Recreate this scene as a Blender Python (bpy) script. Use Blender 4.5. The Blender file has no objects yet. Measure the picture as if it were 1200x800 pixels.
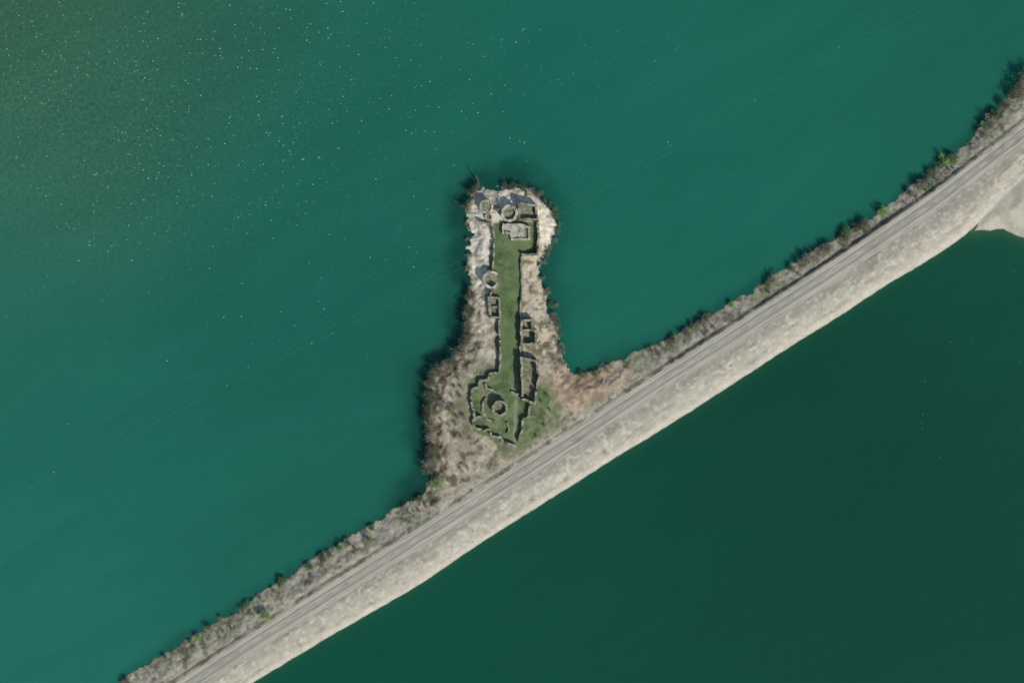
import bpy, math, random
import numpy as np
from mathutils import Vector, Quaternion
random.seed(7); RNG=np.random.default_rng(11)
S=0.5
scene=bpy.context.scene; col=scene.collection
def W(x,y): return ((x-600)*S,(400-y)*S)
def lin(c):
    return tuple(((v/255)/12.92 if v/255<=0.04045 else (((v/255)+0.055)/1.055)**2.4) for v in c)
L3=lambda c: np.array(lin(c))
# ---------------------------------------------------------------- noise
def vnoise(x,y,scale,seed):
    r=np.random.default_rng(seed).random((256,256))
    u=x/scale+seed*13.7+1000; v=y/scale+seed*7.3+1000
    i=np.floor(u).astype(int); j=np.floor(v).astype(int)
    fu=u-i; fv=v-j; fu=fu*fu*(3-2*fu); fv=fv*fv*(3-2*fv)
    a=r[i%256,j%256]; b=r[(i+1)%256,j%256]; c=r[i%256,(j+1)%256]; d=r[(i+1)%256,(j+1)%256]
    return (a*(1-fu)+b*fu)*(1-fv)+(c*(1-fu)+d*fu)*fv
def fbm(x,y,scale,octv,seed):
    s=0;a=1;t=0
    for k in range(octv):
        s=s+a*(vnoise(x,y,scale/2**k,seed+k)-0.5); t+=a; a*=0.6
    return s/t*2
def ss(a,b,x):
    t=np.clip((x-a)/(b-a),0,1); return t*t*(3-2*t)
def interp(pts):
    X=np.array([p[0] for p in pts],float); Y=np.array([p[1] for p in pts],float)
    m0=(Y[1]-Y[0])/(X[1]-X[0]); m1=(Y[-1]-Y[-2])/(X[-1]-X[-2])
    xs=np.arange(-700,1901,10.0)
    ys=np.where(xs<X[0],Y[0]+m0*(xs-X[0]),np.where(xs>X[-1],Y[-1]+m1*(xs-X[-1]),np.interp(xs,X,Y)))
    k=np.array([1,3,5,6,5,3,1.]);k/=k.sum()
    yp=np.convolve(np.pad(ys,3,mode='edge'),k,'valid'); yp[:4]=ys[:4]; yp[-4:]=ys[-4:]
    return lambda x: np.interp(x,xs,yp)
Nf=interp([(-100,960),(140,800),(180,770),(245,735),(300,700),(370,652),(440,612),(500,575),(600,510),(670,440),(720,427),(770,403),(830,372),(870,345),(920,318),(985,275),(1030,250),(1080,212),(1110,186),(1150,150),(1180,116),(1200,90),(1300,0)])
Tf=interp([(100,866),(200,802),(300,737),(430,655),(540,586),(650,516),(760,443),(870,373),(980,302),(1100,220),(1200,142),(1300,60)])
Sf0=interp([(200,862),(303,800),(380,753),(450,713),(490,690),(560,642),(640,592),(720,541),(800,492),(870,447),(920,414),(985,374),(1040,337),(1100,302),(1145,270),(1175,238),(1200,215),(1300,130)])
def Sf(x): return Sf0(x)-4.0
RW=27.0
def Rf(x): return Tf(x)+RW
ISLE=[(470,640),(496,575),(503,562),(506,548),(505,527),(501,507),(499,482),(504,456),(510,436),(522,424),(540,414),(548,395),(545,370),(550,340),(545,310),(547,280),(546,250),(552,228),(565,219),(590,219),(615,222),(636,236),(650,249),(654,266),(648,283),(638,296),(632,308),(633,325),(640,342),(645,360),(653,380),(656,400),(661,420),(670,437),(700,436),(730,425),(780,470),(640,560)]
SAND=[(1140,272),(1150,250),(1172,222),(1200,196),(1240,150),(1500,60),(1500,330),(1260,292),(1200,278),(1176,268)]
LAWN=[(578,262),(600,258),(631,262),(631,296),(612,300),(611,385),(613,420),(628,426),(630,450),(641,456),(643,470),(638,486),(636,500),(624,512),(612,526),(600,524),(592,516),(580,518),(571,511),(560,508),(553,496),(556,484),(550,474),(553,460),(548,449),(558,441),(568,440),(575,433),(586,430),(587,375),(579,345),(579,300)]
def poly_sd(px,py,poly):
    d=np.full(px.shape,1e9); ins=np.zeros(px.shape,bool); n=len(poly)
    for k in range(n):
        ax,ay=poly[k]; bx,by=poly[(k+1)%n]; ex,ey=bx-ax,by-ay
        t=np.clip(((px-ax)*ex+(py-ay)*ey)/(ex*ex+ey*ey),0,1)
        d=np.minimum(d,(px-ax-t*ex)**2+(py-ay-t*ey)**2)
        if ay!=by:
            c=((ay>py)!=(by>py))&(px<(bx-ax)*(py-ay)/(by-ay)+ax); ins^=c
    d=np.sqrt(d); return np.where(ins,d,-d)
def local_sd(px,py,poly,far=-60.,m=50):
    out=np.full(px.shape,far); P=np.array(poly)
    k=(px>P[:,0].min()-m)&(px<P[:,0].max()+m)&(py>P[:,1].min()-m)&(py<P[:,1].max()+m)
    if k.any(): out[k]=np.maximum(poly_sd(px[k],py[k],poly),far)
    return out
def terrain(px,py):
    n1=fbm(px,py,26,3,3); n2=fbm(px,py,7,3,9); n3=fbm(px,py,2.8,2,21)
    dN=(py-Nf(px))*0.84+n1*5+n2*3.5
    dS=(Sf(px)-py)*0.84+n1*0.6+n2*0.5
    dC=np.minimum(dN,dS)
    dI=local_sd(px,py,ISLE)+n1*4.5+n2*5.5
    dI=np.where(py>Rf(px),-60,dI)
    dA=local_sd(px,py,SAND)+n1*3
    sd=np.maximum(np.maximum(dC,dI),dA)
    t=Tf(px)
    dT=(t-py)*0.84; dR=(py-t-RW)*0.84
    onroad=1-ss(0,5,np.maximum(dT,dR))
    bankz=ss(0,4,dR)
    hN=np.clip(dN*0.13,-3,3.3); hS=np.clip(dS*0.15,-3,3.9)
    hC=np.where(dR>0,hS,np.where(dT>0,hN,3.95))
    hC=hC*(1-onroad)+3.95*onroad
    hC=np.where(dC<0,np.clip(dC*0.16,-3,0),hC)
    hI=np.clip(dI*0.20,-3,3.9)
    hI=hI-0.9*ss(30,2,dI)*(dI>0)*0.4
    hA=np.clip(dA*0.09,-3,2.5)
    h=np.maximum(np.maximum(hC,hI),hA)
    lw=local_sd(px,py,LAWN)+(n2*4.5+n1*4.0)*(0.15+0.85*ss(430,445,py))
    rough=(1-onroad)*(1-ss(-2,2,lw)*0.75)*(1-bankz*0.90)
    h=h+rough*(n2*0.35+n3*0.22)*np.clip((sd+3)/6,0,1)
    h=h+ss(-4,0,lw)*0.25
    h=np.where((dT<-0.3)&(dR<-0.3),3.95,h)
    return h,sd,dT,dR,dI,dA,lw,n1,n2,n3
# ---------------------------------------------------------------- materials
def mat_new(name):
    m=bpy.data.materials.new(name); m.use_nodes=True; nt=m.node_tree
    return m,nt,nt.nodes['Principled BSDF']
def noise_mat(name,c=None,attr=None,amp=0.35,scales=(0.25,1.6),rough=0.9,bump=0.3,bscale=1.5,bdist=0.2,spec=0.2,c2=None,c3=None):
    m,nt,b=mat_new(name); N=nt.nodes; Lk=nt.links
    tc=N.new('ShaderNodeNewGeometry')
    vals=[]
    for k,s in enumerate(scales):
        n=N.new('ShaderNodeTexNoise'); n.inputs['Scale'].default_value=s; n.inputs['Detail'].default_value=5
        n.inputs['Roughness'].default_value=0.65
        Lk.new(tc.outputs['Position'],n.inputs['Vector']); vals.append(n)
    add=N.new('ShaderNodeMath'); add.operation='ADD'
    Lk.new(vals[0].outputs['Fac'],add.inputs[0]); Lk.new(vals[1].outputs['Fac'],add.inputs[1])
    mr=N.new('ShaderNodeMapRange'); mr.inputs['From Min'].default_value=0.65; mr.inputs['From Max'].default_value=1.35
    mr.inputs['To Min'].default_value=1-amp; mr.inputs['To Max'].default_value=1+amp
    Lk.new(add.outputs[0],mr.inputs['Value'])
    mul=N.new('ShaderNodeVectorMath'); mul.operation='SCALE'
    if attr:
        a=N.new('ShaderNodeAttribute'); a.attribute_name=attr; Lk.new(a.outputs['Color'],mul.inputs[0])
    else:
        l=lin(c); mul.inputs[0].default_value=l
        if c2:
            mx=N.new('ShaderNodeMix'); mx.data_type='RGBA'
            mx.inputs[6].default_value=(*l,1); mx.inputs[7].default_value=(*lin(c2),1)
            r2=N.new('ShaderNodeMapRange'); r2.inputs['From Min'].default_value=0.42; r2.inputs['From Max'].default_value=0.6
            Lk.new(vals[0].outputs['Fac'],r2.inputs['Value']); Lk.new(r2.outputs[0],mx.inputs[0]); src=mx.outputs[2]
            if c3:
                n3=N.new('ShaderNodeTexNoise'); n3.inputs['Scale'].default_value=0.28; n3.inputs['Detail'].default_value=4
                Lk.new(tc.outputs['Position'],n3.inputs['Vector'])
                r3=N.new('ShaderNodeMapRange'); r3.inputs['From Min'].default_value=0.48; r3.inputs['From Max'].default_value=0.6
                Lk.new(n3.outputs['Fac'],r3.inputs['Value'])
                m3=N.new('ShaderNodeMix'); m3.data_type='RGBA'; m3.inputs[7].default_value=(*lin(c3),1)
                Lk.new(src,m3.inputs[6]); Lk.new(r3.outputs[0],m3.inputs[0]); src=m3.outputs[2]
            Lk.new(src,mul.inputs[0])
    Lk.new(mr.outputs[0],mul.inputs['Scale']); Lk.new(mul.outputs[0],b.inputs['Base Color'])
    b.inputs['Roughness'].default_value=rough; b.inputs['Specular IOR Level'].default_value=spec
    if bump:
        n=N.new('ShaderNodeTexNoise'); n.inputs['Scale'].default_value=bscale; n.inputs['Detail'].default_value=6
        Lk.new(tc.outputs['Position'],n.inputs['Vector'])
        bp=N.new('ShaderNodeBump'); bp.inputs['Strength'].default_value=bump; bp.inputs['Distance'].default_value=bdist
        Lk.new(n.outputs['Fac'],bp.inputs['Height']); Lk.new(bp.outputs[0],b.inputs['Normal'])
    return m
M={}
M['ground']=noise_mat('ground_soil',attr='Col',amp=0.30,scales=(0.35,2.0),bump=0.45,bscale=1.4,bdist=0.3)
M['bank']=noise_mat('bank_gravel',attr='Col',amp=0.22,scales=(0.18,1.4),bump=0.3,bscale=1.6,bdist=0.2)
M['lawn']=noise_mat('lawn_grass',attr='Col',amp=0.24,scales=(0.18,1.6),bump=0.4,bscale=2.5,bdist=0.2)
M['rock']=noise_mat('rock',attr='Col',amp=0.25,scales=(0.8,3),bump=0.4)
M['asphalt']=noise_mat('weathered_asphalt',attr='Col',amp=0.11,scales=(0.12,1.2),bump=0.2)
M['paint']=noise_mat('road_paint',c=(200,195,179),amp=0.22,scales=(0.06,1.5),bump=0)
M['kerb']=noise_mat('kerb_concrete',c=(176,170,152),amp=0.3,scales=(0.1,1.2),bump=0.2)
M['stone']=noise_mat('castle_stone',c=(162,159,141),c2=(126,125,106),c3=(102,110,82),amp=0.36,scales=(0.5,2.2),bump=0.7,bscale=2.5,bdist=0.3)
M['pale']=noise_mat('pale_castle_stone',c=(192,188,174),c2=(158,155,139),c3=(130,133,110),amp=0.28,scales=(0.5,2.2),bump=0.5,bscale=2.5)
M['floor']=noise_mat('rubble_floor',c=(108,110,88),c2=(138,136,115),amp=0.35,scales=(0.6,2.6),bump=0.5)
M['grassfloor']=noise_mat('grass_floor',c=(84,100,68),c2=(102,110,82),amp=0.3,scales=(0.4,2.6),bump=0.4)
M['twig']=noise_mat('bare_twigs',c=(166,160,140),c2=(134,131,112),amp=0.3,scales=(0.08,1.5),bump=0)
M['twigd']=noise_mat('dark_twigs',c=(104,110,88),c2=(126,124,104),amp=0.3,scales=(0.08,1.5),bump=0)
M['bark']=noise_mat('bark',c=(112,106,92),amp=0.3,bump=0.3)
M['leaf']=noise_mat('spring_leaves',c=(126,156,88),c2=(106,138,76),amp=0.35,scales=(0.3,2),bump=0)
M['leafd']=noise_mat('dull_leaves',c=(92,116,74),c2=(76,100,64),amp=0.35,scales=(0.3,2),bump=0)
M['cable']=noise_mat('cable_metal',c=(84,134,120),amp=0.1,bump=0,rough=0.7)
M['white']=noise_mat('white_marker',c=(140,170,160),amp=0.1,bump=0,rough=0.6)
M['foam']=noise_mat('foam',c=(174,196,170),amp=0.2,bump=0)
def water_mat(name,grain,amp):
    m,nt,b=mat_new(name); N=nt.nodes; Lk=nt.links
    g=N.new('ShaderNodeNewGeometry')
    a=N.new('ShaderNodeAttribute'); a.attribute_name='Col'
    n=N.new('ShaderNodeTexNoise'); n.inputs['Scale'].default_value=0.014; n.inputs['Detail'].default_value=9; n.inputs['Distortion'].default_value=0.6; n.inputs['Roughness'].default_value=0.6
    rot=N.new('ShaderNodeMapping'); rot.inputs['Rotation'].default_value=(0,0,-math.radians(30))
    mp=N.new('ShaderNodeMapping'); mp.inputs['Scale'].default_value=(.6,2.6,1)
    Lk.new(g.outputs['Position'],rot.inputs[0]); Lk.new(rot.outputs[0],mp.inputs[0]); Lk.new(mp.outputs[0],n.inputs['Vector'])
    f=N.new('ShaderNodeTexNoise'); f.inputs['Scale'].default_value=0.45; f.inputs['Detail'].default_value=4; f.inputs['Roughness'].default_value=0.7
    Lk.new(g.outputs['Position'],f.inputs['Vector'])
    r=N.new('ShaderNodeMapRange'); r.inputs['From Min'].default_value=0.3; r.inputs['From Max'].default_value=0.7; r.inputs['To Min'].default_value=1-amp; r.inputs['To Max'].default_value=1+amp
    Lk.new(n.outputs['Fac'],r.inputs['Value'])
    r2=N.new('ShaderNodeMapRange'); r2.inputs['From Min'].default_value=0.3; r2.inputs['From Max'].default_value=0.7; r2.inputs['To Min'].default_value=-1; r2.inputs['To Max'].default_value=1
    Lk.new(f.outputs['Fac'],r2.inputs['Value'])
    ga=N.new('ShaderNodeMath'); ga.operation='MULTIPLY_ADD'; ga.inputs[1].default_value=grain; ga.inputs[2].default_value=0.045
    Lk.new(a.outputs['Alpha'],ga.inputs[0])
    mm=N.new('ShaderNodeMath'); mm.operation='MULTIPLY'; Lk.new(r2.outputs[0],mm.inputs[0]); Lk.new(ga.outputs[0],mm.inputs[1])
    ad=N.new('ShaderNodeMath'); ad.operation='ADD'; Lk.new(mm.outputs[0],ad.inputs[0]); Lk.new(r.outputs[0],ad.inputs[1])
    v=N.new('ShaderNodeVectorMath'); v.operation='SCALE'; Lk.new(a.outputs['Color'],v.inputs[0]); Lk.new(ad.outputs[0],v.inputs['Scale'])
    Lk.new(v.outputs[0],b.inputs['Base Color'])
    b.inputs['Roughness'].default_value=0.22; b.inputs['IOR'].default_value=1.33; b.inputs['Specular IOR Level'].default_value=0.3
    w=N.new('ShaderNodeTexNoise'); w.inputs['Scale'].default_value=0.5; w.inputs['Detail'].default_value=5
    Lk.new(g.outputs['Position'],w.inputs['Vector'])
    bp=N.new('ShaderNodeBump'); bp.inputs['Strength'].default_value=0.14; bp.inputs['Distance'].default_value=0.25
    Lk.new(w.outputs['Fac'],bp.inputs['Height']); Lk.new(bp.outputs[0],b.inputs['Normal'])
    return m
# ---------------------------------------------------------------- object helpers
def link(name,me,mat=None,parent=None,smooth=False):
    o=bpy.data.objects.new(name,me); col.objects.link(o)
    if mat: me.materials.append(mat)
    if parent: o.parent=parent
    if smooth: me.polygons.foreach_set('use_smooth',[True]*len(me.polygons))
    return o
def tag(o,label=None,cat=None,group=None,kind=None):
    if label:o['label']=label
    if cat:o['category']=cat
    if group:o['group']=group
    if kind:o['kind']=kind
    return o
def empty(name,loc,label,cat,group=None):
    o=bpy.data.objects.new(name,None); col.objects.link(o); o.location=loc; o.empty_display_size=1
    return tag(o,label,cat,group)
class MB:
    def __init__(s): s.v=[]; s.f=[]
    def add(s,v,f):
        n=len(s.v); s.v+=[tuple(p) for p in v]; s.f+=[tuple(i+n for i in q) for q in f]
    def tube(s,pts,rs,n=6):
        b=len(s.v)
        for k,p in enumerate(pts):
            p=Vector(p); d=(Vector(pts[min(k+1,len(pts)-1)])-Vector(pts[max(k-1,0)])).normalized()
            u=d.orthogonal().normalized(); w=d.cross(u)
            for i in range(n):
                a=2*math.pi*i/n; s.v.append(tuple(p+(u*math.cos(a)+w*math.sin(a))*rs[k]))
        for k in range(len(pts)-1):
            for i in range(n):
                j=(i+1)%n; s.f.append((b+k*n+i,b+k*n+j,b+(k+1)*n+j,b+(k+1)*n+i))
        s.f.append(tuple(b+(len(pts)-1)*n+i for i in range(n)))
    def mesh(s,name):
        me=bpy.data.meshes.new(name); me.from_pydata(s.v,[],s.f); me.update(); return me
    def build(s,name,mat,parent=None,smooth=False): return link(name,s.mesh(name),mat,parent,smooth)
def set_col(me,rgb,alpha=None):
    a=me.color_attributes.new('Col','FLOAT_COLOR','POINT')
    n=len(me.vertices); c=np.ones((n,4)); c[:,:3]=rgb
    if alpha is not None: c[:,3]=alpha
    a.data.foreach_set('color',c.astype(np.float32).ravel())
# ---------------------------------------------------------------- terrain
st=1.35
xs=np.arange(-350,1560,st); ys=np.arange(-200,1180,st)
GX,GY=np.meshgrid(xs,ys)
near=((GY>Nf(GX)-14)&(GY<Sf(GX)+14))|((GX>485)&(GX<790)&(GY>200)&(GY<600))|((GX>1125)&(GY<300)&(GY>Nf(GX)-10)&(GX<1500))
idx=-np.ones(GX.shape,int); idx[near]=np.arange(near.sum())
px=GX[near]; py=GY[near]
h,sd,dT,dR,dI,dA,lw,n1,n2,n3=terrain(px,py)
nv=len(px)
big=fbm(px,py,40,3,55); mid=fbm(px,py,12,3,71); sm=fbm(px,py,4,2,91)
streak=fbm((px*0.84-py*0.54)/7,dT,3.2,3,31)
def T(c,n=None): return np.tile(L3(c),(n or nv,1))
def mix(a,b,t): return a*(1-t[:,None])+b*t[:,None]
verge=mix(T((158,152,134)),T((104,104,82)),ss(-0.0,0.5,mid+sm*0.5))
verge=mix(verge,T((184,178,161)),ss(0.1,0.6,-mid*0.7+sm*0.8)*0.7)
verge=mix(verge,T((172,166,149)),ss(7,3,np.abs(dT-9))*ss(-0.4,0.2,sm+mid)*0.7)
verge=mix(verge,T((108,99,78)),ss(2.4,0.4,np.abs(dT-3.2))*ss(-.6,.0,mid+streak)*0.75)
verge=mix(verge,T((106,120,76)),ss(.15,.5,big+sm*.4)*.5)
verge=mix(verge,T((74,76,56)),ss(.35,.6,fbm(px,py,9,2,401))*.6)
isle=mix(T((158,148,127)),T((100,98,76)),ss(-0.05,0.45,mid+sm*0.6))
isle=mix(isle,T((190,180,159)),ss(0.0,0.5,-mid+sm*0.7)*0.7)
def blob(cx,cy,rx,ry,soft=0.5): 
    d=((px-cx)/rx)**2+((py-cy)/ry)**2
    return ss(1+soft,1-soft,d+mid*0.7+sm*0.3)
paleM=np.clip(blob(560,270,17,58)+blob(598,226,52,17)+blob(642,266,15,38)+blob(562,330,12,50)*0.7+blob(572,236,28,22)+blob(625,240,28,16),0,1)
paleM=np.maximum(paleM,blob(570,390,11,50)*0.5)
isle=mix(isle,mix(T((216,208,187)),T((178,170,149)),ss(-0.2,0.5,mid+sm)),paleM)
isle=mix(isle,mix(T((176,154,130)),T((142,122,101)),ss(-0.1,0.5,mid)),blob(690,455,55,26)*0.85)
isle=mix(isle,mix(T((182,170,148)),T((122,115,93)),ss(-0.2,0.3,mid+sm)),blob(628,360,16,80)*0.85)
gp=np.clip(blob(634,490,24,44)+blob(544,480,14,40)*0.55+blob(612,524,30,14)*0.8+blob(570,430,18,14)*0.4,0,1)
isle=mix(isle,mix(T((92,107,70)),T((124,126,96)),ss(-.3,.4,sm+mid*.4)),gp*0.85)
lawn=mix(T((86,108,68)),T((102,118,80)),ss(-0.3,0.5,mid))
lawn=mix(lawn,T((70,89,56)),ss(0.1,0.5,big+sm*0.4))
low=ss(436,450,py); lawn=mix(lawn,T((124,126,98)),low*ss(0.0,.45,sm+mid*.5)*.7)
lawn=mix(lawn,T((70,84,54)),low*ss(0.1,.5,-sm-mid*.7)*.5)
trk=np.abs(px-604-np.sin(py/22)*1.5)
lawn=mix(lawn,T((144,145,117)),ss(2.8,0.8,trk)*ss(440,465,py)*0.7*ss(-.6,.1,mid))
lawn=mix(lawn,T((110,122,86)),ss(3,1,trk)*ss(440,420,py)*0.4)
hh=dR/np.maximum((Sf(px)-Rf(px))*0.84,1)
bank=mix(T((154,150,135)),T((172,166,149)),ss(0.05,0.7,hh+mid*0.2+streak*.2))
bank=mix(bank,T((134,131,116)),ss(0.0,0.5,mid*0.3+streak*0.9)*0.6)
bank=mix(bank,T((122,118,101)),ss(.35,.65,mid+sm*.3)*.5)
bank=mix(bank,T((196,189,170)),ss(0.72,0.92,hh+sm*.08)*.85)
bank=mix(bank,T((194,188,171)),ss(0.1,0.5,-sm+0.2*mid-streak*.4)*0.55)
sand=mix(T((186,180,161)),T((170,163,143)),ss(-0.2,0.5,mid))
zone=np.where(dR>-2,3,2)
dCn=(py-Nf(px))*0.84
isleM=(dI>-3)&(dT>7)&((dCn<4)|(dI>0))&(px<780)
zone=np.where(isleM,0,zone); zone=np.where((lw>0)&(dT>5),1,zone)
zone=np.where((dA>-6)&(py>Sf(px)-2),4,zone)
zone=np.where((dA>10)&(py>Rf(px)+26),4,zone)
iw=ss(5,16,dT)*ss(-4,3,dI)
colr=mix(verge,isle,iw); colr=mix(colr,lawn,ss(-1.2,1.2,lw)*ss(4,7,dT))
colr=mix(colr,bank,ss(-1,1,dR)); colr[zone==4]=sand[zone==4]
wet=ss(1.8,0.0,sd)
colr=colr*(1-0.35*wet[:,None])
uw=ss(0.1,-0.3,h); colr=mix(colr,T((60,80,55)),uw)
verts=np.stack([(px-600)*S,(400-py)*S,h],1)
q=np.stack([idx[1:,:-1],idx[1:,1:],idx[:-1,1:],idx[:-1,:-1]],-1).reshape(-1,4)
q=q[(q>=0).all(1)]
q=q[(sd[q].max(1)>-9)]
zf=zone[q[:,0]]
info={0:('islet_ground','ground'),1:('lawn','lawn'),2:('causeway_verge','ground'),3:('stone_bank','bank'),4:('sand_bank','bank')}
for z,(nm,mt) in info.items():
    f=q[zf==z]
    if not len(f): continue
    u,inv=np.unique(f,return_inverse=True); inv=inv.reshape(-1,4)
    me=bpy.data.meshes.new(nm); me.from_pydata(verts[u].tolist(),[],inv.tolist()); me.update()
    set_col(me,colr[u]); o=link(nm,me,M[mt],smooth=True); o['kind']='structure'
    if z==1: tag(o,'mown green grass lawn running through the castle ruin','grass',kind='stuff')
def hz(x,y): return float(terrain(np.array([float(x)]),np.array([float(y)]))[0][0])
def hzs(P):
    P=np.array(P,float); return terrain(P[:,0],P[:,1])[0]
# ---------------------------------------------------------------- road
X=np.arange(-340,1551,2.5); A=np.linspace(1.6,RW-1.6,44)
RX,RA=np.meshgrid(X,A,indexing='ij'); rx=RX.ravel(); ra=RA.ravel(); rn=len(rx)
ry=Tf(rx)+ra
st1=fbm(rx/22,ra,2.2,3,131); st2=fbm(rx/9,ra,1.5,2,151); pt=fbm(rx,ra*1.5,16,3,171)
rc=mix(T((150,147,133),rn),T((166,161,146),rn),ss(-.3,.4,st1+st2*.4))
def band(c,w): return ss(w,w*.4,np.abs(ra-c))
rc=mix(rc,T((128,126,113),rn),np.clip(band(8,1.6)+band(17,1.6)+band(12.6,.9)*.6,0,1)*ss(-.5,.3,st1+.2)*.7)
rc=mix(rc,T((184,178,162),rn),np.clip(band(2.6,1.4)+band(23.4,2.0),0,1)*ss(-.4,.3,pt+st2)*.6)
rc=mix(rc,T((118,116,102),rn),ss(.45,.7,pt+st1*.4)*.5)
rc=mix(rc,T((184,178,162),rn),ss(.4,.7,-pt+st2*.5)*.4)
me=bpy.data.meshes.new('road'); nxr,nar=RX.shape; ir=np.arange(rn).reshape(nxr,nar)
fr=np.stack([ir[:-1,:-1],ir[:-1,1:],ir[1:,1:],ir[1:,:-1]],-1).reshape(-1,4)
me.from_pydata(np.stack([(rx-600)*S,(400-ry)*S,np.full(rn,3.99)],1).tolist(),[],fr.tolist()); me.update(); set_col(me,rc)
tag(link('road',me,M['asphalt']),kind='structure')
def strip(name,fa,fb,z,mat,x0=-340,x1=1550,step=6,skirt=0):
    b=MB(); X=np.arange(x0,x1+step,step)
    for x in X:
        a=W(x,fa(x)); c=W(x,fb(x)); b.v.append((a[0],a[1],z)); b.v.append((c[0],c[1],z))
    n=len(X)
    for k in range(n-1): b.f.append((2*k,2*k+1,2*k+3,2*k+2))
    if skirt:
        m=len(b.v); b.v+= [(v[0],v[1],z-skirt) for v in b.v[:m]]
        for k in range(n-1):
            b.f.append((2*k,2*k+2,m+2*k+2,m+2*k)); b.f.append((2*k+1,m+2*k+1,m+2*k+3,2*k+3))
    return b.build(name,mat)
tag(strip('kerb',lambda x:Tf(x)+0.6,lambda x:Tf(x)+1.6,4.10,M['kerb'],skirt=0.3),kind='structure')
tag(strip('kerb',lambda x:Tf(x)+RW-1.6,lambda x:Tf(x)+RW-0.9,4.02,M['kerb'],skirt=0.3),kind='structure')
for off in (4.8,20.4):
    tag(strip('road_edge_line',lambda x:Tf(x)+off,lambda x:Tf(x)+off+0.7,3.998,M['paint']),kind='structure')
b=MB()
x=-330.
while x<1540:
    pts=[]
    for xx in (x,x+8):
        a=W(xx,Tf(xx)+12.4); c=W(xx,Tf(xx)+12.9); pts+=[(a[0],a[1],3.998),(c[0],c[1],3.998)]
    b.add(pts,[(0,1,3,2)]); x+=18
tag(b.build('road_centre_line',M['paint']),kind='structure')
# ---------------------------------------------------------------- water
fx=np.concatenate([[-12000,-6000,-3000,-1500,-900],np.arange(-600,1801,5),[2200,3000,5000,8000,13000]]).astype(float)
fy=np.concatenate([[-12000,-6000,-3000,-1500,-800],np.arange(-500,1301,5),[1700,2500,4500,8000,13000]]).astype(float)
WX,WY=np.meshgrid(fx,fy); wx=WX.ravel(); wy=WY.ravel()
NS=[(0,0,(57,99,76)),(100,80,(57,102,78)),(60,200,(59,108,84)),(0,300,(42,107,90)),(250,60,(45,99,80)),(200,160,(46,104,84)),(300,250,(33,101,85)),(450,60,(35,102,84)),(420,200,(32,102,86)),(600,80,(30,102,86)),(750,100,(30,105,88)),(950,60,(30,105,86)),(1100,60,(30,100,82)),(900,230,(30,103,86)),(700,350,(32,104,87)),(100,430,(35,105,89)),(300,400,(31,99,84)),(450,420,(30,98,83)),(200,580,(33,104,88)),(50,700,(37,110,94)),(400,560,(32,102,85))]
SS=[(400,780,(16,79,60)),(700,700,(16,77,59)),(1000,700,(14,72,54)),(1150,400,(15,72,54)),(1000,500,(14,69,51)),(850,560,(15,72,54)),(1190,300,(22,82,62))]
def field(x,y,sam,sig):
    x=np.clip(x,-100,1300); y=np.clip(y,-100,900)
    s=np.zeros((len(x),3)); w=np.zeros(len(x))+1e-9
    for a,b_,c in sam:
        g=np.exp(-((x-a)**2+(y-b_)**2)/(2*sig*sig))+1e-5; s+=g[:,None]*L3(c); w+=g[:]
    return s/w[:,None]
WK=0.90
cn=field(wx,wy,NS,85)*WK; cs=field(wx,wy,SS,120)*WK
# soft tree shadow around the islet, painted into the lake colour
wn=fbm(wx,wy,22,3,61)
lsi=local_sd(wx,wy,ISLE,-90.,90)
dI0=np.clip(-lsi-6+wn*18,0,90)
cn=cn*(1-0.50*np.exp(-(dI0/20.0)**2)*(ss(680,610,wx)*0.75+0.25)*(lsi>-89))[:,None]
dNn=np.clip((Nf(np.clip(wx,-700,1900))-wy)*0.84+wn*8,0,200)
cn=cn*(1-0.30*np.exp(-(dNn/8.0)**2))[:,None]  # shadow of the causeway trees, likewise painted as darker lake colour
sea=np.clip((wy-(Sf(np.clip(wx,-700,1900))))*0.84,0,400)
sh=np.exp(-sea/5.0)[:,None]; cs=cs*(1-sh*0.35)+L3((52,92,62))*sh*0.35
dAw=-np.maximum(local_sd(wx,wy,SAND,-60),-60); sh=np.exp(-np.clip(dAw,0,60)/5.)[:,None]*(dAw<59)[:,None]; cs=cs*(1-0.6*sh)+L3((70,98,68))*sh*0.6
murk=np.exp(-((wx-60)**2/(2*200**2)+(wy-110)**2/(2*130**2)))
mid_y=(Tf(np.clip(wx,-700,1900))+14)
southv=wy>mid_y
ny,nx=WX.shape; ii=np.arange(nx*ny).reshape(ny,nx)
wq=np.stack([ii[1:,:-1],ii[1:,1:],ii[:-1,1:],ii[:-1,:-1]],-1).reshape(-1,4)
sf=southv[wq[:,0]]
wv=np.stack([(wx-600)*S,(400-wy)*S,np.zeros(len(wx))],1)
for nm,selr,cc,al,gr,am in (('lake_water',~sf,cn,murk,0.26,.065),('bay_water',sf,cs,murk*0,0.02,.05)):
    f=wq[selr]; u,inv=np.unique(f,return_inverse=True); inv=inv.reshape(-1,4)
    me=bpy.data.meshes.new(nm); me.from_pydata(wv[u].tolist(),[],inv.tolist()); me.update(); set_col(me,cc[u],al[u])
    tag(link(nm,me,water_mat(nm+'_surface',gr,am)),kind='structure')
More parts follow.
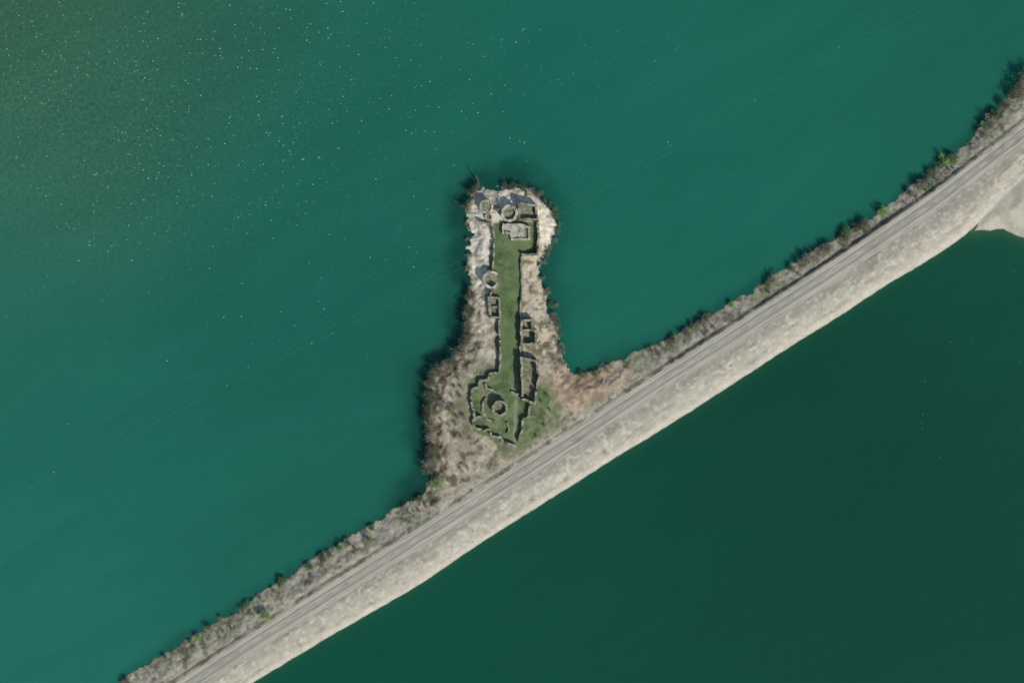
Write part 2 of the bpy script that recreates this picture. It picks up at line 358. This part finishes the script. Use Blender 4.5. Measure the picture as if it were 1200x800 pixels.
# foam flecks
b=MB()
def fleck(x,y,r,z=0.02):
    X,Y=W(x,y); k=random.uniform(.35,.9); ps=[]
    ang=random.uniform(0.2,0.9)
    for i in range(6):
        a=i*math.pi/3; u=r*math.cos(a)*random.uniform(.8,1.1); v=r*k*math.sin(a)
        ps.append((X+u*math.cos(ang)-v*math.sin(ang),Y+u*math.sin(ang)+v*math.cos(ang),z))
    b.add(ps,[tuple(range(6))])
cnt=0
while cnt<2600:
    x=random.gauss(140,230); y=random.gauss(70,125)
    if x<-60 or y<-60 or x>640 or y>430: continue
    if vnoise(np.array([x]),np.array([y]),45,8)[0]<random.uniform(0,.7): continue
    fleck(x,y,random.choice([.1,.12,.14,.16,.18,.24,.36])); cnt+=1
for k in range(26): fleck(random.uniform(640,800),random.uniform(-5,110),random.uniform(.12,.24))
for k in range(60): fleck(random.uniform(0,1200),random.uniform(0,330),random.uniform(.1,.2))
for k in range(26): fleck(random.uniform(1080,1200),random.uniform(400,540),random.uniform(.1,.2))
for x,y in ((63,553),(80,497),(783,167)): fleck(x,y,.35)
tag(b.build('foam_flecks',M['foam']),'tiny white flecks scattered over the murky water, thickest at upper left','foam',kind='stuff')
# ---------------------------------------------------------------- rocks
CUBE=np.array([[-1,-1,-1],[1,-1,-1],[1,1,-1],[-1,1,-1],[-1,-1,1],[1,-1,1],[1,1,1],[-1,1,1]],float)
CF=np.array([[0,3,2,1],[4,5,6,7],[0,1,5,4],[1,2,6,5],[2,3,7,6],[3,0,4,7]])
def rocks(name,P,sz,base,var,label,cat):
    P=np.array(P); H=hzs(P)
    keep=H>-0.25; P=P[keep];H=H[keep];n=len(P)
    s=sz[0]+(sz[1]-sz[0])*RNG.random(n)**2
    V=CUBE[None]*RNG.uniform(.6,1.0,(n,8,3)); V*=np.array([1,.8,.5])*s[:,None,None]*0.5
    V[:,4:,:2]*=0.75
    a=RNG.uniform(0,6.28,n); ca,sa=np.cos(a)[:,None],np.sin(a)[:,None]
    X=V[:,:,0]*ca-V[:,:,1]*sa; Y=V[:,:,0]*sa+V[:,:,1]*ca
    V=np.stack([X+((P[:,0]-600)*S)[:,None],Y+((400-P[:,1])*S)[:,None],V[:,:,2]+(H+s*0.05)[:,None]],-1)
    F=(CF[None]+(np.arange(n)*8)[:,None,None]).reshape(-1,4)
    me=bpy.data.meshes.new(name); me.from_pydata(V.reshape(-1,3).tolist(),[],F.tolist()); me.update()
    c=L3(base)*RNG.uniform(1-var,1+var,(n,1)); set_col(me,np.repeat(c,8,0))
    return tag(link(name,me,M['rock']),label,cat,kind='stuff')
P=[]
while len(P)<4200:
    x=RNG.uniform(-100,1300); t=RNG.random()**0.6; y=Rf(x)+3+(Sf(x)-Rf(x)-2)*t
    P.append((x,y))
rocks('bank_stones',P,(0.15,0.65),(170,164,147),0.3,'pale loose stones covering the southern bank of the causeway','stones')
P=[]
while len(P)<2600:
    x=RNG.uniform(-100,1300); 
    if 500<x<690: continue
    t=RNG.random()**1.3; y=Nf(x)+(Tf(x)-Nf(x))*t*0.85; P.append((x,y))
rocks('verge_stones',P,(0.25,0.9),(176,170,153),0.3,'grey stones strewn through the scrubby northern verge','stones')
P=[]
while len(P)<3200:
    P.append((RNG.uniform(496,760),RNG.uniform(210,580)))
P=np.array(P); d=local_sd(P[:,0],P[:,1],ISLE); l=local_sd(P[:,0],P[:,1],LAWN); k=(d>-1)&(l<-2)&(P[:,1]<Tf(P[:,0])-4); P=P[k]
pal=((P[:,1]<345)|((P[:,0]<585)&(P[:,1]<400))|((P[:,0]>612)&(P[:,1]<420)))
rocks('pale_shore_rocks',P[pal],(0.3,1.3),(204,196,175),0.25,'pale rocks on the northern half of the islet around the ruin','rocks')
rocks('brown_shore_rocks',P[~pal],(0.3,1.0),(156,144,123),0.3,'brown rocks on the scrubby southern half of the islet','rocks')
def brush(name,P,mat,label,sz=(.5,1.3),per=11):
    b=MB(); H=hzs(P)
    for (x,y),z in zip(P,H):
        if z<0.15: continue
        X,Y=W(x,y); s=random.uniform(*sz)
        for k in range(per):
            a=random.uniform(0,6.28); r=random.uniform(.1,1)*s; zz=random.uniform(.05,.7)*s
            c=Vector((X+r*math.cos(a),Y+r*math.sin(a),z+zz)); u=Vector((random.gauss(0,1),random.gauss(0,1),random.gauss(0,.5))).normalized()*random.uniform(.25,.6)*s
            w=u.orthogonal().normalized()*0.06*s
            b.add([c-u-w,c-u+w,c+u],[(0,1,2)])
    return tag(b.build(name,mat),label,'brush',kind='stuff')
P=[]
while len(P)<800:
    x=random.uniform(-80,1280)
    if 505<x<660: continue
    y=Nf(x)+(Tf(x)-Nf(x))*random.uniform(0.05,.9)
    if vnoise(np.array([x]),np.array([y]),18,44)[0]<random.uniform(.1,.8): continue
    P.append((x,y))
brush('dry_brush',P,M['twigd'],'low dry brush covering the northern verge of the causeway')
P=[(random.uniform(496,700),random.uniform(330,575)) for _ in range(800)]
Pa=np.array(P); d=local_sd(Pa[:,0],Pa[:,1],ISLE); l=local_sd(Pa[:,0],Pa[:,1],LAWN); k=(d>1)&(l<-5)&(Pa[:,1]<Tf(Pa[:,0])-8)
brush('islet_brush',[tuple(p) for p in Pa[k]],M['twig'],'low leafless brush covering the brown ground of the islet')
# ---------------------------------------------------------------- trees
def trunk_mesh(hh,seed,nl=6):
    r=random.Random(seed); b=MB()
    top=(r.uniform(-.4,.4),r.uniform(-.4,.4),hh*.85)
    b.tube([(0,0,-0.6),(top[0]*.3,top[1]*.3,hh*.35),top],[.2,.14,.04])
    for k in range(nl):
        a=k*6.28/nl+r.uniform(-.3,.3); z=hh*r.uniform(.2,.5); R=hh*r.uniform(.28,.42)
        b.tube([(top[0]*z/hh,top[1]*z/hh,z),(R*.5*math.cos(a),R*.5*math.sin(a),z+hh*.18),(R*math.cos(a+.2),R*math.sin(a+.2),z+hh*.38)],[.1,.06,.02],5)
    return b.mesh('trunk')
def twig_crown(hh,R,seed,n=480):
    r=random.Random(seed); b=MB(); cl=[]
    for k in range(12):
        a=r.uniform(0,6.28); q_=R*r.uniform(.1,.8); cl.append(Vector((q_*math.cos(a),q_*math.sin(a),hh*r.uniform(.3,.85))))
    for k in range(n):
        c=r.choice(cl); p=c+Vector((r.gauss(0,1),r.gauss(0,1),r.gauss(0,1)))*R*.25
        d=(p-Vector((0,0,hh*.25))).normalized()+Vector((r.gauss(0,.5),r.gauss(0,.5),r.gauss(0,.4))); d.normalize()
        l=r.uniform(.3,.65); w=d.orthogonal().normalized(); w.rotate(Quaternion(d,r.uniform(0,6.28)))
        w*=r.uniform(.03,.06); p0=p-d*l
        b.add([p0-w,p0+w,p+d*l],[(0,1,2)])
    return b.mesh('crown')
def leaf_crown(hh,R,seed,n=560):
    r=random.Random(seed); b=MB(); cl=[]
    for k in range(10):
        a=r.uniform(0,6.28); q_=R*r.uniform(.15,.7); cl.append(Vector((q_*math.cos(a),q_*math.sin(a),hh*r.uniform(.35,.85))))
    for k in range(n):
        p=r.choice(cl)+Vector((r.gauss(0,1),r.gauss(0,1),r.gauss(0,1)))*R*.2
        u=Vector((r.gauss(0,1),r.gauss(0,1),r.gauss(0,.45))).normalized(); v=u.cross(Vector((r.gauss(0,.5),r.gauss(0,.5),r.gauss(0,1)))).normalized()
        s=r.uniform(.12,.24)
        b.add([p-u*s,p+v*s*.6,p+u*s,p-v*s*.6],[(0,1,2,3)])
    return b.mesh('crown')
PB=[(trunk_mesh(6,k),twig_crown(6,2.3,k+50)) for k in range(4)]
PL=[(trunk_mesh(5,k+9),leaf_crown(5,2.2,k+80)) for k in range(3)]
PD=[(trunk_mesh(5,k+19),leaf_crown(5,2.3,k+90)) for k in range(2)]
for t,c in PB: t.materials.append(M['bark']); c.materials.append(M['twig'])
PBd=[]
for t,c in PB[:3]:
    c2=c.copy(); c2.materials.clear(); c2.materials.append(M['twigd']); PBd.append((t,c2))
for t,c in PL: t.materials.append(M['bark']); c.materials.append(M['leaf'])
for t,c in PD: t.materials.append(M['bark']); c.materials.append(M['leafd'])
def tree(x,y,s,protos,name,label,cat,group=None,wide=1.0):
    X,Y=W(x,y); z=hz(x,y); t,c=random.choice(protos)
    o=empty(name,(X,Y,max(z,-0.3)),label,cat,group); o.rotation_euler=(0,0,random.uniform(0,6.28)); o.scale=(s*wide*random.uniform(.9,1.15),s*wide*random.uniform(.9,1.15),s)
    a=bpy.data.objects.new('trunk',t); col.objects.link(a); a.parent=o
    a=bpy.data.objects.new('crown',c); col.objects.link(a); a.parent=o
    return o
def along(path,n,jit,protos,smin,smax,name,label,cat,group,wide=1.1):
    P=np.array(path,float); d=np.r_[0,np.cumsum(np.hypot(*np.diff(P,axis=0).T))]
    for k in range(n):
        t=(k+random.random())/n*d[-1]; x=np.interp(t,d,P[:,0])+random.gauss(0,jit); y=np.interp(t,d,P[:,1])+random.gauss(0,jit)
        if hz(x,y)<-0.5: x+=(600-x)*0.03
        tree(x,y,random.uniform(smin,smax),protos,name,label,cat,group,wide)
along([(510,440),(523,427),(541,416),(549,395),(548,370),(552,335)],26,2.6,PBd+PB[:1],.9,2.0,'bare_tree','leafless grey tree in the ragged row on the western shore of the islet','tree','leafless trees on the western shore of the islet',.9)
along([(551,335),(549,300),(548,270),(550,245)],8,1.4,PB,.4,.8,'bare_bush','small leafless bush on the pale rocks of the northwestern islet shore','bush','bushes on the northwestern islet shore')
along([(548,248),(551,233),(560,220)],7,1.2,PBd,.9,1.6,'bare_tree','leafless tree at the northwestern corner of the islet, left of the towers','tree','trees at the northwestern corner of the islet',.8)
along([(590,217),(612,219),(631,229),(646,241),(655,254)],15,1.3,PBd+PD[:1],.5,1.1,'shore_bush','dark bush on the northeastern corner of the islet above the pale rocks','bush','bushes on the northeastern corner of the islet',1.2)
along([(655,262),(654,275),(644,292),(634,310),(634,330)],12,1.5,PB+PBd,.5,.9,'bare_bush','leafless bush on the eastern islet shore beside the pale rocks','bush','bushes on the eastern islet shore')
along([(641,340),(646,355),(653,380),(657,405),(664,428)],18,2.2,PB+PBd,.5,.95,'bare_bush','leafless grey bush on the southeastern islet shore facing the cove','bush','bushes on the southeastern islet shore')
along([(503,555),(504,525),(501,490),(505,460),(511,442)],24,3.0,PBd+PB[:1],.9,1.8,'bare_tree','leafless grey tree on the southwestern shore of the islet','tree','leafless trees on the southwestern shore of the islet',.95)
for k in range(24):
    while True:
        x=random.uniform(510,550); y=random.uniform(425,570)
        if float(local_sd(np.array([x]),np.array([y]),LAWN)[0])<-6 and hz(x,y)>.3 and y<Tf(x)-8: break
    tree(x,y,random.uniform(.4,.9),PB+PBd,'bare_bush','leafless bush in the thicket west of the lower courtyard','bush','bushes in the thicket west of the lower courtyard',1.1)
for x,y,s in ((518,432,.7),(545,398,.6),(508,500,.7),(514,535,.7),(532,452,.5),(540,510,.5),(553,362,.5)):
    tree(x,y,s,PD,'green_shrub','dull green shrub among the leafless trees on the west side of the islet','shrub','green shrubs on the west side of the islet',1.2)
def nshore(x0,x1,n,off,smin,smax,protos,name,label,cat,group,w=1.3):
    for k in range(n):
        for _ in range(40):
            x=random.uniform(x0,x1)
            if vnoise(np.array([x]),np.array([0.]),28,5)[0]>random.uniform(.25,.8): break
        tree(x,Nf(x)+random.gauss(off,2.5),random.uniform(smin,smax),protos,name,label,cat,group,w)
nshore(140,500,38,4,.4,.9,PBd+PB[:2]+PD,'shore_bush','round bush on the northern water edge of the causeway southwest of the islet','bush','bushes on the causeway edge southwest of the islet')
nshore(680,900,36,4,.4,.9,PBd+PB+PD,'shore_bush','round bush on the causeway water edge just east of the islet','bush','bushes on the causeway edge east of the islet')
nshore(900,1200,54,4,.55,1.3,PBd+PB[:2]+PD,'shore_bush','round bush on the causeway water edge toward the upper right corner','bush','bushes on the causeway edge toward the upper right')
nshore(150,500,20,16,.25,.5,PB+PD,'verge_bush','small bush on the stony verge southwest of the islet','bush','bushes on the stony verge southwest of the islet')
nshore(720,1200,34,14,.25,.6,PB+PD,'verge_bush','small bush on the stony verge northeast of the islet','bush','bushes on the stony verge northeast of the islet')
for x,y,s in ((1176,126,1.3),(1184,113,1.6),(1192,103,1.9),(1198,94,2.0),(1204,88,1.9),(1193,112,1.4),(1158,147,1.3)):
    tree(x,y,s,PD+PBd,'shore_tree','large dark tree in the cluster at the upper right edge, on the causeway shore','tree','large dark trees at the upper right edge',1.1)
for x,y,s,l in [(312,720,1.3,'bright green bush on the verge in the lower left, largest green bush there'),
 (514,565,1.5,'bright green bush where the southwestern islet shore meets the causeway'),
 (1105,187,1.6,'bright green tree on the causeway edge nearest the upper right corner'),
 (1033,249,1.6,'bright green tree on the causeway edge right of the cove, second from upper right'),
 (1153,146,1.3,'yellow green bush on the verge at far upper right'),
 (905,330,1.1,'small green bush on the causeway edge halfway between islet and right edge'),
 (432,633,1.0,'tiny green bush on the verge just southwest of the islet'),
 (399,640,1.1,'green bush at the water edge between the islet and lower left green bush'),
 (232,746,1.0,'green bush at the water edge nearest the lower left corner'),
 (857,357,1.0,'small green bush on the causeway edge east of the cove'),
 (812,386,.9,'green bush on the causeway edge nearest the cove'),
 (985,280,1.1,'green bush on the causeway edge between two bright green trees and the islet')]:
    tree(x,y,s*.85,PL,'green_bush',l,'bush',None,1.3)
for x,y,s in ((640,462,.4),(644,480,.45),(638,498,.45),(628,510,.4),(634,470,.4)):
    tree(x,y,s,PD,'green_shrub','low dull green shrub between the lower courtyard and the road','shrub','green shrubs beside the lower courtyard')
def snag(x,y,hh,lean,label):
    X,Y=W(x,y); z=hz(x,y); o=empty('dead_tree',(X,Y,z),label,'tree')
    b=MB(); b.tube([(0,0,-.6),(lean[0]*.4,lean[1]*.4,hh*.45),(lean[0],lean[1],hh)],[.35,.26,.08],8); b.build('trunk',M['bark'],o)
    for k in range(7):
        t=.3+.09*k; a=k*2.3; p=Vector((lean[0]*t,lean[1]*t,hh*t)); b=MB(); q_=p+Vector((math.cos(a)*1.5,math.sin(a)*1.5,.8))
        b.tube([p,(p+q_)/2+Vector((0,0,.15)),q_],[.1,.07,.03],5); b.build('branch',M['bark'],o)
snag(562,217,12,(-2,5),'tall dead tree leaning out over the water at the northern tip of the islet')
snag(501,480,10,(-2.5,3),'tall dead tree leaning over the water from the southwestern islet shore')
# ---------------------------------------------------------------- castle
GZ=4.15
def wall_mb(pts,t,hgt,base,closed=False,rag=.6,seed=1,gaps=()):
    P=np.array([W(*p) for p in pts],float)
    if closed: P=np.vstack([P,P[:1]])
    d=np.r_[0,np.cumsum(np.hypot(*np.diff(P,axis=0).T))]
    n=max(3,int(d[-1]/0.55)); T_=np.unique(np.r_[np.linspace(0,d[-1],n),d])
    X=np.interp(T_,d,P[:,0]); Y=np.interp(T_,d,P[:,1])
    tx=np.gradient(X,T_); ty=np.gradient(Y,T_)
    if closed:
        tx[0]=tx[-1]=(tx[0]+tx[-1])/2; ty[0]=ty[-1]=(ty[0]+ty[-1])/2
    m=np.hypot(tx,ty); m[m==0]=1; nxv,nyv=-ty/m,tx/m
    if not closed:
        wob=.7*(vnoise(T_,T_*0+seed,3.0,seed+5)-.5)*min(1,d[-1]/10); X=X+nxv*wob; Y=Y+nyv*wob
    hv=hgt+rag*1.3*(vnoise(T_,T_*0+seed,2.6,seed)-.5)*2+rag*.8*(vnoise(T_,T_*0,.9,seed+3)-.5)
    hv=np.maximum(hv,.35)
    br=vnoise(T_,T_*0+seed,4.5,seed+14)
    hv=np.where(br<.06+.08*rag,hv*.3,hv)
    def side(s2): return t/2*(1+.6*(vnoise(T_,T_*0+seed,1.6,seed+s2)-.5)+.4*(vnoise(T_,T_*0,.7,seed+s2+2)-.5))
    ta,tb=side(9),side(19)
    for g0,g1 in gaps:
        k=(T_/d[-1]>g0)&(T_/d[-1]<g1); hv[k]=0.15
    if closed: hv[-1]=hv[0]; ta[-1]=ta[0]; tb[-1]=tb[0]
    b=MB()
    for k in range(len(T_)):
        for sgn,z,th in ((1,base,ta),(-1,base,tb),(-1,GZ+hv[k],tb),(1,GZ+hv[k]+.1,ta)):
            b.v.append((X[k]+sgn*nxv[k]*th[k],Y[k]+sgn*nyv[k]*th[k],z))
    for k in range(len(T_)-1):
        for i in range(4):
            j=(i+1)%4; b.f.append((4*k+i,4*k+j,4*k+4+j,4*k+4+i))
    if not closed:
        b.f.append((3,2,1,0)); e=4*(len(T_)-1); b.f.append((e,e+1,e+2,e+3))
    return b
def local(b,loc):
    b.v=[(v[0]-loc[0],v[1]-loc[1],v[2]-loc[2]) for v in b.v]; return b
SD=[3]
def sd_(): SD[0]+=4; return SD[0]
def rubble(pts,mat,o,loc,closed=False):
    b=MB(); r=random.Random(SD[0]); L=list(pts)+([pts[0]] if closed else [])
    for k in range(11):
        i=r.randrange(len(L)-1); f=r.random(); x=L[i][0]*(1-f)+L[i+1][0]*f+r.gauss(0,1.8); y=L[i][1]*(1-f)+L[i+1][1]*f+r.gauss(0,1.8)
        X,Y=W(x,y); s=r.uniform(.2,.6)
        V=CUBE*np.array([s,s*.8,s*.7])*np.array([[r.uniform(.7,1) for _ in range(3)] for _ in range(8)])
        b.add((V+np.array([X,Y,GZ])).tolist(),CF.tolist())
    local(b,loc).build('rubble',M[mat],o)
def wall(name,pts,t,h,label,mat='stone',gaps=(),rag=.9,cat='wall'):
    loc=(*W(*pts[0]),GZ); o=empty(name,loc,label,cat)
    local(wall_mb(pts,t,h,2.0,False,rag,sd_(),gaps),loc).build('wall',M[mat],o)
    rubble(pts,mat,o,loc)
    return o
def disc(cx,cy,r,z,n=24,seed=1):
    X,Y=W(cx,cy); b=MB(); b.v.append((X,Y,z+.1)); rr=random.Random(seed)
    for ring in (.5,1):
        for i in range(n): b.v.append((X+r*ring*math.cos(6.283*i/n),Y+r*ring*math.sin(6.283*i/n),z+rr.uniform(-.15,.15)))
    for i in range(n):
        j=(i+1)%n; b.f.append((0,1+i,1+j)); b.f.append((1+i,1+n+i,1+n+j,1+j))
    return b
def tower(cx,cy,rpx,t,h,floor,label,mat='stone',a0=0,a1=360,fmat='floor',merl=0,name='round_tower',rag=.5):
    loc=(*W(cx,cy),GZ); o=empty(name,loc,label,'tower')
    closed=a1-a0>=360; n=28
    rc=rpx-t/S/2
    pts=[(cx+rc*math.cos(math.radians(a0+(a1-a0)*k/n)),cy-rc*math.sin(math.radians(a0+(a1-a0)*k/n))) for k in range(n+(0 if closed else 1))]
    local(wall_mb(pts,t,h,1.5,closed,rag,sd_()),loc).build('wall',M[mat],o)
    local(disc(cx,cy,(rc*S)-t*0.35,GZ+floor,seed=SD[0]),loc).build('floor',M[fmat],o)
    for k in range(merl):
        if k%3==2: continue
        a=math.radians(a0+(a1-a0)*(k+.5)/merl); X,Y=W(cx+rc*math.cos(a),cy-rc*math.sin(a)); b=MB()
        V=CUBE*np.array([.35,.45,.35]); ca,sa=math.cos(a),math.sin(a)
        V=np.stack([V[:,0]*ca-V[:,1]*sa+X,V[:,0]*sa+V[:,1]*ca+Y,V[:,2]+GZ+h+.45],1); b.add(V.tolist(),CF.tolist())
        local(b,loc).build('merlon',M[mat],o)
    return o
def building(poly,t,h,label,mat='stone',fmat='floor',floor=.12,inner=(),gap=None,name='roofless_building',rag=.7):
    loc=(*W(*poly[0]),GZ); o=empty(name,loc,label,'ruin')
    n=len(poly)
    for k in range(n):
        a=Vector(poly[k]); c=Vector(poly[(k+1)%n]); d=(c-a).normalized()*(t/S/2)
        g=((.4,.6),) if gap==k else ()
        local(wall_mb([tuple(a+d*1.02),tuple(c+d*.98)],t,h*random.uniform(.75,1.1),2.0,False,rag,sd_(),g),loc).build('wall',M[mat],o)
    for p in inner:
        local(wall_mb(p,t*.8,h*.5,2.0,False,.7,sd_()),loc).build('inner_wall',M[mat],o)
    b=MB(); b.v=[(*W(*p),GZ+floor) for p in poly]; b.f=[tuple(range(n))]
    local(b,loc).build('floor',M[fmat],o)
    rubble(poly,mat,o,loc,True)
    return o
# north cluster
tower(597,251,10,1.5,4.6,2.8,'largest round tower with pale rim at the centre of the northern end',mat='pale',merl=9,rag=.35)
tower(570,243,8,1.1,2.2,1.8,'smaller pale round tower base at the northwestern corner of the ruin','pale',fmat='floor')
tower(573,255,4.6,.8,2.0,1.2,'smallest round turret just below the northwestern tower base','pale')
building([(608,240),(628,242),(630,258),(609,258)],1.1,4.0,'roofless hall right of the big round northern tower',fmat='floor',rag=.5)
building([(590,264),(610,264),(620,267),(620,281),(600,281),(598,274),(590,273)],1.3,2.6,'angular block with very pale walls and floor below the big round northern tower','pale',inner=([(609,268),(608,276)],),fmat='pale',floor=.9,rag=.4)
wall('curtain_wall',[(630,260),(631,275),(630,290),(630,299),(611,299)],1.2,3.2,'curtain wall turning the eastern corner of the northern courtyard',rag=.6)
wall('curtain_wall',[(578,247),(587,246)],1.0,3.0,'short wall joining the two largest northern towers')
wall('curtain_wall',[(562,261),(575,263),(579,265),(579,290),(578,318)],1.0,3.0,'western curtain wall from the northern towers down to the horseshoe tower',gaps=((.5,.53),),rag=.7)
# middle
tower(576,328,10.5,1.5,4.0,.3,'horseshoe tower open to the lawn on the western curtain wall','pale',a0=40,a1=325,name='horseshoe_tower',fmat='floor',rag=.5)
wall('ruined_wall',[(583,337),(576,341),(575,348)],1.0,3.0,'short wall stub just below the horseshoe tower')
building([(573,349),(585,349),(586,372),(575,372)],1.2,3.6,'small block of two ruined rooms on the western wall below the horseshoe tower',inner=([(575,360),(585,360)],),rag=.5)
wall('curtain_wall',[(585,375),(586,395),(587,418),(585,436)],1.2,3.4,'western curtain wall beside the lower half of the narrow lawn',rag=.7)
wall('curtain_wall',[(611,301),(611,340),(610,374)],.9,2.0,'low eastern curtain wall beside the upper half of the narrow lawn',rag=.6)
building([(611,376),(623,375),(624,387),(628,388),(628,402),(611,403)],1.3,5.0,'stepped walled block on the eastern wall beside the narrow lawn',inner=([(612,387),(623,387)],),fmat='floor',rag=.5)
wall('curtain_wall',[(610,405),(610,420)],1.1,2.8,'short eastern wall joining the stepped block and the long southern hall')
# lower
building([(611,419),(628,423),(632,440),(626,472),(613,467)],1.3,6.2,'long angled roofless hall full of shadow on the eastern side of the lower courtyard',fmat='floor',rag=.7)
wall('ruined_wall',[(586,437),(574,438),(573,444),(562,446),(561,453),(554,456),(552,468),(555,480),(556,488)],1.4,3.0,'stepped curving wall around the upper left of the lower courtyard',rag=.8)
wall('ruined_wall',[(569,449),(571,455),(579,457)],1.1,2.2,'short hooked wall inside the upper left of the lower courtyard')
wall('ruined_wall',[(570,466),(566,473),(566,482),(571,490),(579,494)],1.2,1.6,'low curved wall arc left of the lower courtyard tower',rag=.6)
tower(586,478,9.5,1.5,5.0,1.9,'large hollow round tower in the lower courtyard','stone',rag=.8)
tower(562,495,8.5,1.4,3.2,.3,'half round bastion at the southwestern corner of the lower courtyard',a0=70,a1=290,name='half_round_bastion',fmat='grassfloor',rag=.7)
wall('ruined_wall',[(567,504),(574,503),(576,510),(587,511),(590,517),(604,521)],1.3,2.8,'stepped southern wall of the lower courtyard nearest the road',rag=.8)
wall('ruined_wall',[(621,475),(619,488),(613,490),(612,503),(608,517)],1.3,3.0,'slanting eastern wall of the lower courtyard near the road',rag=.8)
wall('ruined_wall',[(599,459),(608,462)],1.0,2.2,'short wall stub between the hollow tower and the long hall')
wall('ruined_wall',[(594,494),(597,502),(595,508)],.9,1.6,'low wall fragment below the hollow tower beside the pale path')
# ---------------------------------------------------------------- overhead cables
CP=[(-500,838),(0,588),(140,518),(265,452),(390,390),(530,320),(700,226),(775,186),(875,122),(980,66),(1100,2),(1700,-320)]
def cable(dx,dy,z,label,balls,rad):
    P=np.array(CP,float); t=np.linspace(-500,1700,90); pts=[]
    for x in t:
        y=np.interp(x,P[:,0],P[:,1]); k=1-z/1200
        X,Y=W(x+dx,y+dy); pts.append((X*k,Y*k,z+10*((x-600)/1100)**2))
    o=empty('overhead_cable',pts[0],label,'cable'); p0=pts[0]
    L=[tuple(np.array(p)-np.array(p0)) for p in pts]
    b=MB(); b.tube(L,[rad]*len(L),6); b.build('wire',M['cable'],o)
    for x in balls:
        k=int(np.argmin(abs(t-x))); c=Vector(L[k]); b=MB(); 
        b.tube([c+Vector((0,0,z_)) for z_ in (-.3,-.2,0,.2,.3)],[.05,.2,.3,.2,.05],8); b.build('marker_ball',M['white'],o,smooth=True)
cable(0,0,12,'faint overhead cable crossing the lake, lower one of the pair',[268,385,877],.03)
cable(0,-9,12.5,'faint overhead cable crossing the lake, upper one of the pair',[290,783,980],.022)
# ---------------------------------------------------------------- light, camera
el=math.radians(45); dx,dy=-0.64,0.768
d=Vector((dx*math.cos(el),dy*math.cos(el),-math.sin(el)))
s=bpy.data.lights.new('sun','SUN'); s.energy=3.25; s.angle=math.radians(.6); s.color=(1,.96,.89)
so=bpy.data.objects.new('sun',s); col.objects.link(so); so.rotation_euler=d.to_track_quat('-Z','Y').to_euler()
w=bpy.data.worlds.new('World'); scene.world=w; w.use_nodes=True
sk=w.node_tree.nodes.new('ShaderNodeTexSky'); sk.sky_type='NISHITA'; sk.sun_disc=False; sk.sun_elevation=el; sk.sun_rotation=math.atan2(-dx,-dy)
bg=w.node_tree.nodes['Background']; bg.inputs[1].default_value=.11; w.node_tree.links.new(sk.outputs[0],bg.inputs[0])
scene.view_settings.view_transform='Standard'; scene.view_settings.look='None'; scene.view_settings.exposure=0
cam=bpy.data.cameras.new('camera'); cam.lens=72; cam.sensor_width=36; cam.clip_end=20000; cam.clip_start=1
co=bpy.data.objects.new('camera',cam); col.objects.link(co); co.location=(0,0,1200); scene.camera=co
